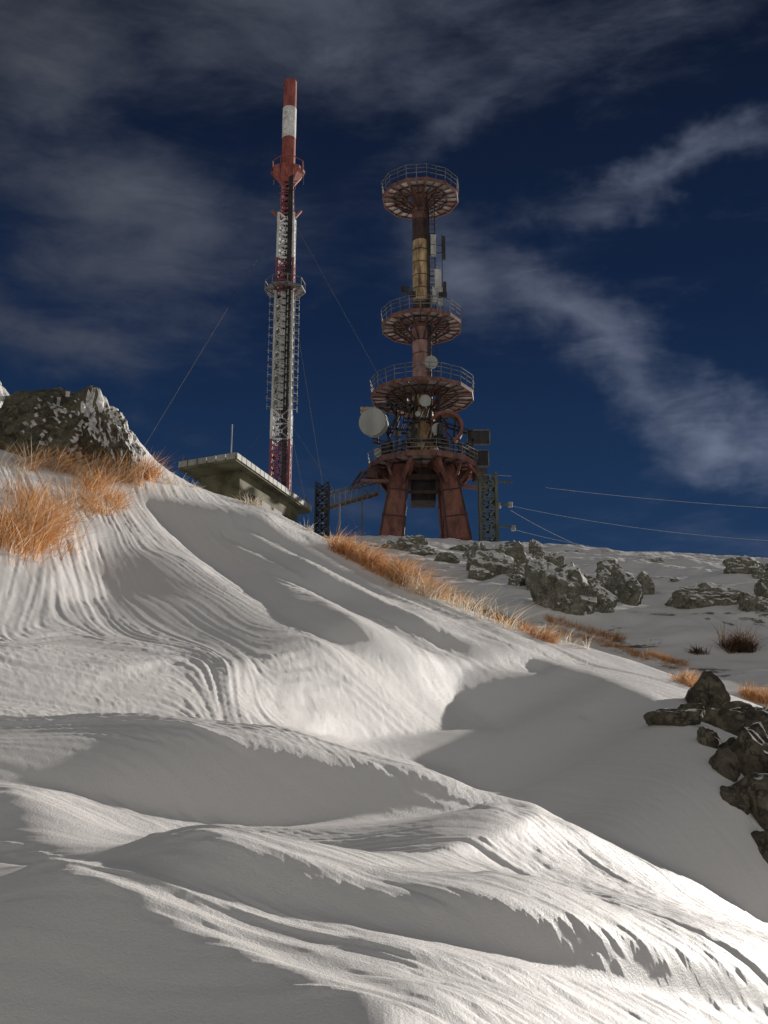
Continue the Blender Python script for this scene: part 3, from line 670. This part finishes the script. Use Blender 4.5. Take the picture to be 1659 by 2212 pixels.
# ------------------------------------------------------------ power line pole (lattice) and conductors
pp=empty('power_pylon')
b=MB(); x,y=8.9,95.; g_=float(ground(x,y)); lattice(b,x,y,g_-.4,32.2,1.35,M_green,1.1,.24,.13)
for z,s_ in ((31.6,2.2),(29.6,1.9),(27.6,2.3)): b.beam((x,y,z),(x+s_,y,z-.1),.14,M_green)
b.obj('lattice',pp)
b=MB()
for q in ((x+1.9,y,29.7),(x+2.1,y,27.6),(x+.9,y,29.6)):
    for k in range(4): b.cyl((q[0],q[1],q[2]-.12*k),(q[0],q[1],q[2]-.12*k-.06),.2,M_dish,n=12)
b.obj('insulators',pp)
b=MB()
def span(a_,e,sag,r=.016):
    a_=Vector(a_);e=Vector(e);pr=a_
    for k in range(1,17):
        t=k/16; p=a_.lerp(e,t)-Vector((0,0,sag*4*t*(1-t))); b.cyl(pr,p,r,M_wire,n=5,cap=False); pr=p
span((x+1.9,y,29.4),(32,88,24.4),.5); span((x+2.1,y,27.3),(26,100,26.2),.4); span((x+1.9,y,29.0),(24,110,28),.5); span((x-.5,y,32.2),(x+2.0,y-.5,31.9),0.0); span((13.6,93,30.4),(45,84,25.4),.5)
b.obj('conductors',pp)
# ------------------------------------------------------------ sun
sd=bpy.data.lights.new('sun','SUN'); sd.energy=5; sd.angle=rad(.5); sd.color=(1,.94,.88)
so=bpy.data.objects.new('sun',sd); S.collection.objects.link(so)
sv=Vector((math.sin(SUN_AZ)*math.cos(SUN_EL),math.cos(SUN_AZ)*math.cos(SUN_EL),math.sin(SUN_EL)))
so.rotation_euler=(-sv).to_track_quat('-Z','Y').to_euler(); so.location=(30,30,40)
# ------------------------------------------------------------ sky
w=bpy.data.worlds.new('World'); S.world=w; w.use_nodes=True; nt=w.node_tree; bg=nt.nodes['Background']
tc=N(nt,'ShaderNodeTexCoord'); sky=N(nt,'ShaderNodeTexSky'); sky.sky_type='NISHITA'; sky.sun_disc=False; sky.sun_elevation=SUN_EL; sky.sun_rotation=SUN_AZ; sky.altitude=2000; sky.air_density=.8; sky.dust_density=.2
sep=N(nt,'ShaderNodeSeparateXYZ'); L(nt,tc.outputs['Generated'],sep.inputs[0])
skc=mixc(nt,1.,sky.outputs[0],(.045,.08,.15),'MULTIPLY')
deep=ramp(nt,sep.outputs[2],[(.0,(.22,.46,1.0)),(.25,(.14,.39,.98)),(.42,(.065,.18,.54)),(.62,(.05,.09,.23)),(1,(.04,.07,.17))])
skb=mixc(nt,.9,skc,deep.outputs[0])
wn=N(nt,'ShaderNodeTexNoise',i_Scale=6.,i_Detail=5.,i_Roughness=.6); L(nt,tc.outputs['Generated'],wn.inputs[0])
wsub=N(nt,'ShaderNodeVectorMath',operation='SUBTRACT'); L(nt,wn.outputs[1],wsub.inputs[0]); wsub.inputs[1].default_value=(.5,.5,.5)
wsc=N(nt,'ShaderNodeVectorMath',operation='SCALE'); L(nt,wsub.outputs[0],wsc.inputs[0]); wsc.inputs['Scale'].default_value=.13
wad=N(nt,'ShaderNodeVectorMath',operation='ADD'); L(nt,tc.outputs['Generated'],wad.inputs[0]); L(nt,wsc.outputs[0],wad.inputs[1])
nz=N(nt,'ShaderNodeTexNoise',i_Scale=4.5,i_Detail=8.,i_Roughness=.58,i_Distortion=.35)
mpn=N(nt,'ShaderNodeMapping'); mpn.inputs['Rotation'].default_value=(0,rad(-32),0); mpn.inputs['Scale'].default_value=(.8,1,2.4); L(nt,tc.outputs['Generated'],mpn.inputs[0]); L(nt,mpn.outputs[0],nz.inputs[0])
nz2=N(nt,'ShaderNodeTexNoise',i_Scale=13.,i_Detail=7.,i_Roughness=.62,i_Distortion=.4); L(nt,mpn.outputs[0],nz2.inputs[0])
ns=math_(nt,'ADD',math_(nt,'MULTIPLY',nz.outputs[0],.62),math_(nt,'MULTIPLY',nz2.outputs[0],.38))
CL=[(100,170,620,300,20,1.0),(280,430,420,280,35,1.0),(750,60,900,180,0,.8),(1000,220,340,80,-30,.8),(1440,345,400,62,-12,.9),(980,590,240,110,45,.8),(1280,760,460,90,38,.9),(1570,930,300,105,28,1.25),(150,730,380,100,18,.8),(1300,130,350,110,-20,.45),(420,600,260,100,30,.7)]
dens=None
for (cx,cy,a_,b_,ang,st) in CL:
    u=(cx-829.5)/F; v=(1106-cy)/F; d=Vector((u,CP-SP*v,SP+CP*v)); d.normalize()
    m=N(nt,'ShaderNodeMapping',vector_type='TEXTURE'); m.inputs['Location'].default_value=d; m.inputs['Rotation'].default_value=(0,rad(ang),0); m.inputs['Scale'].default_value=(a_/F*1.25,.6,b_/F*1.4)
    L(nt,wad.outputs[0],m.inputs[0]); g=N(nt,'ShaderNodeTexGradient',gradient_type='SPHERICAL'); L(nt,m.outputs[0],g.inputs[0])
    q=math_(nt,'MULTIPLY',g.outputs[1],st)
    dens=q if dens is None else math_(nt,'SMOOTH_MAX',dens,q,.2)
dd=math_(nt,'ADD',dens,math_(nt,'MULTIPLY',math_(nt,'SUBTRACT',ns,.58),2.6))
dr=N(nt,'ShaderNodeMapRange',interpolation_type='SMOOTHSTEP'); L(nt,dd,dr.inputs[0]); dr.inputs[1].default_value=-.08; dr.inputs[2].default_value=1.4
ccol=ramp(nt,math_(nt,'ADD',math_(nt,'MULTIPLY',sep.outputs[0],1.2),.5),[(.1,(.82,.90,1.1)),(.5,(1.05,1.2,1.6)),(.9,(2.1,2.45,3.4))])
skyc=mixc(nt,dr.outputs[0],skb,ccol.outputs[0])
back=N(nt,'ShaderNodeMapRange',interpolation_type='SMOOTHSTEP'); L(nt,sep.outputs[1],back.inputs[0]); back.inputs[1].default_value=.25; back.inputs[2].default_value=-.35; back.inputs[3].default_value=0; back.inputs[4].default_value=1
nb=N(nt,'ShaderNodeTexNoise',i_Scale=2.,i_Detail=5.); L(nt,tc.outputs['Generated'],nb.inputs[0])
fill_deck=ramp(nt,nb.outputs[0],[(.3,(1.8,1.8,1.8)),(.7,(3.3,3.3,3.2))])  # unseen bright cloud behind the camera, added as fill light for shaded snow
fin=mixc(nt,back.outputs[0],skyc,fill_deck.outputs[0])
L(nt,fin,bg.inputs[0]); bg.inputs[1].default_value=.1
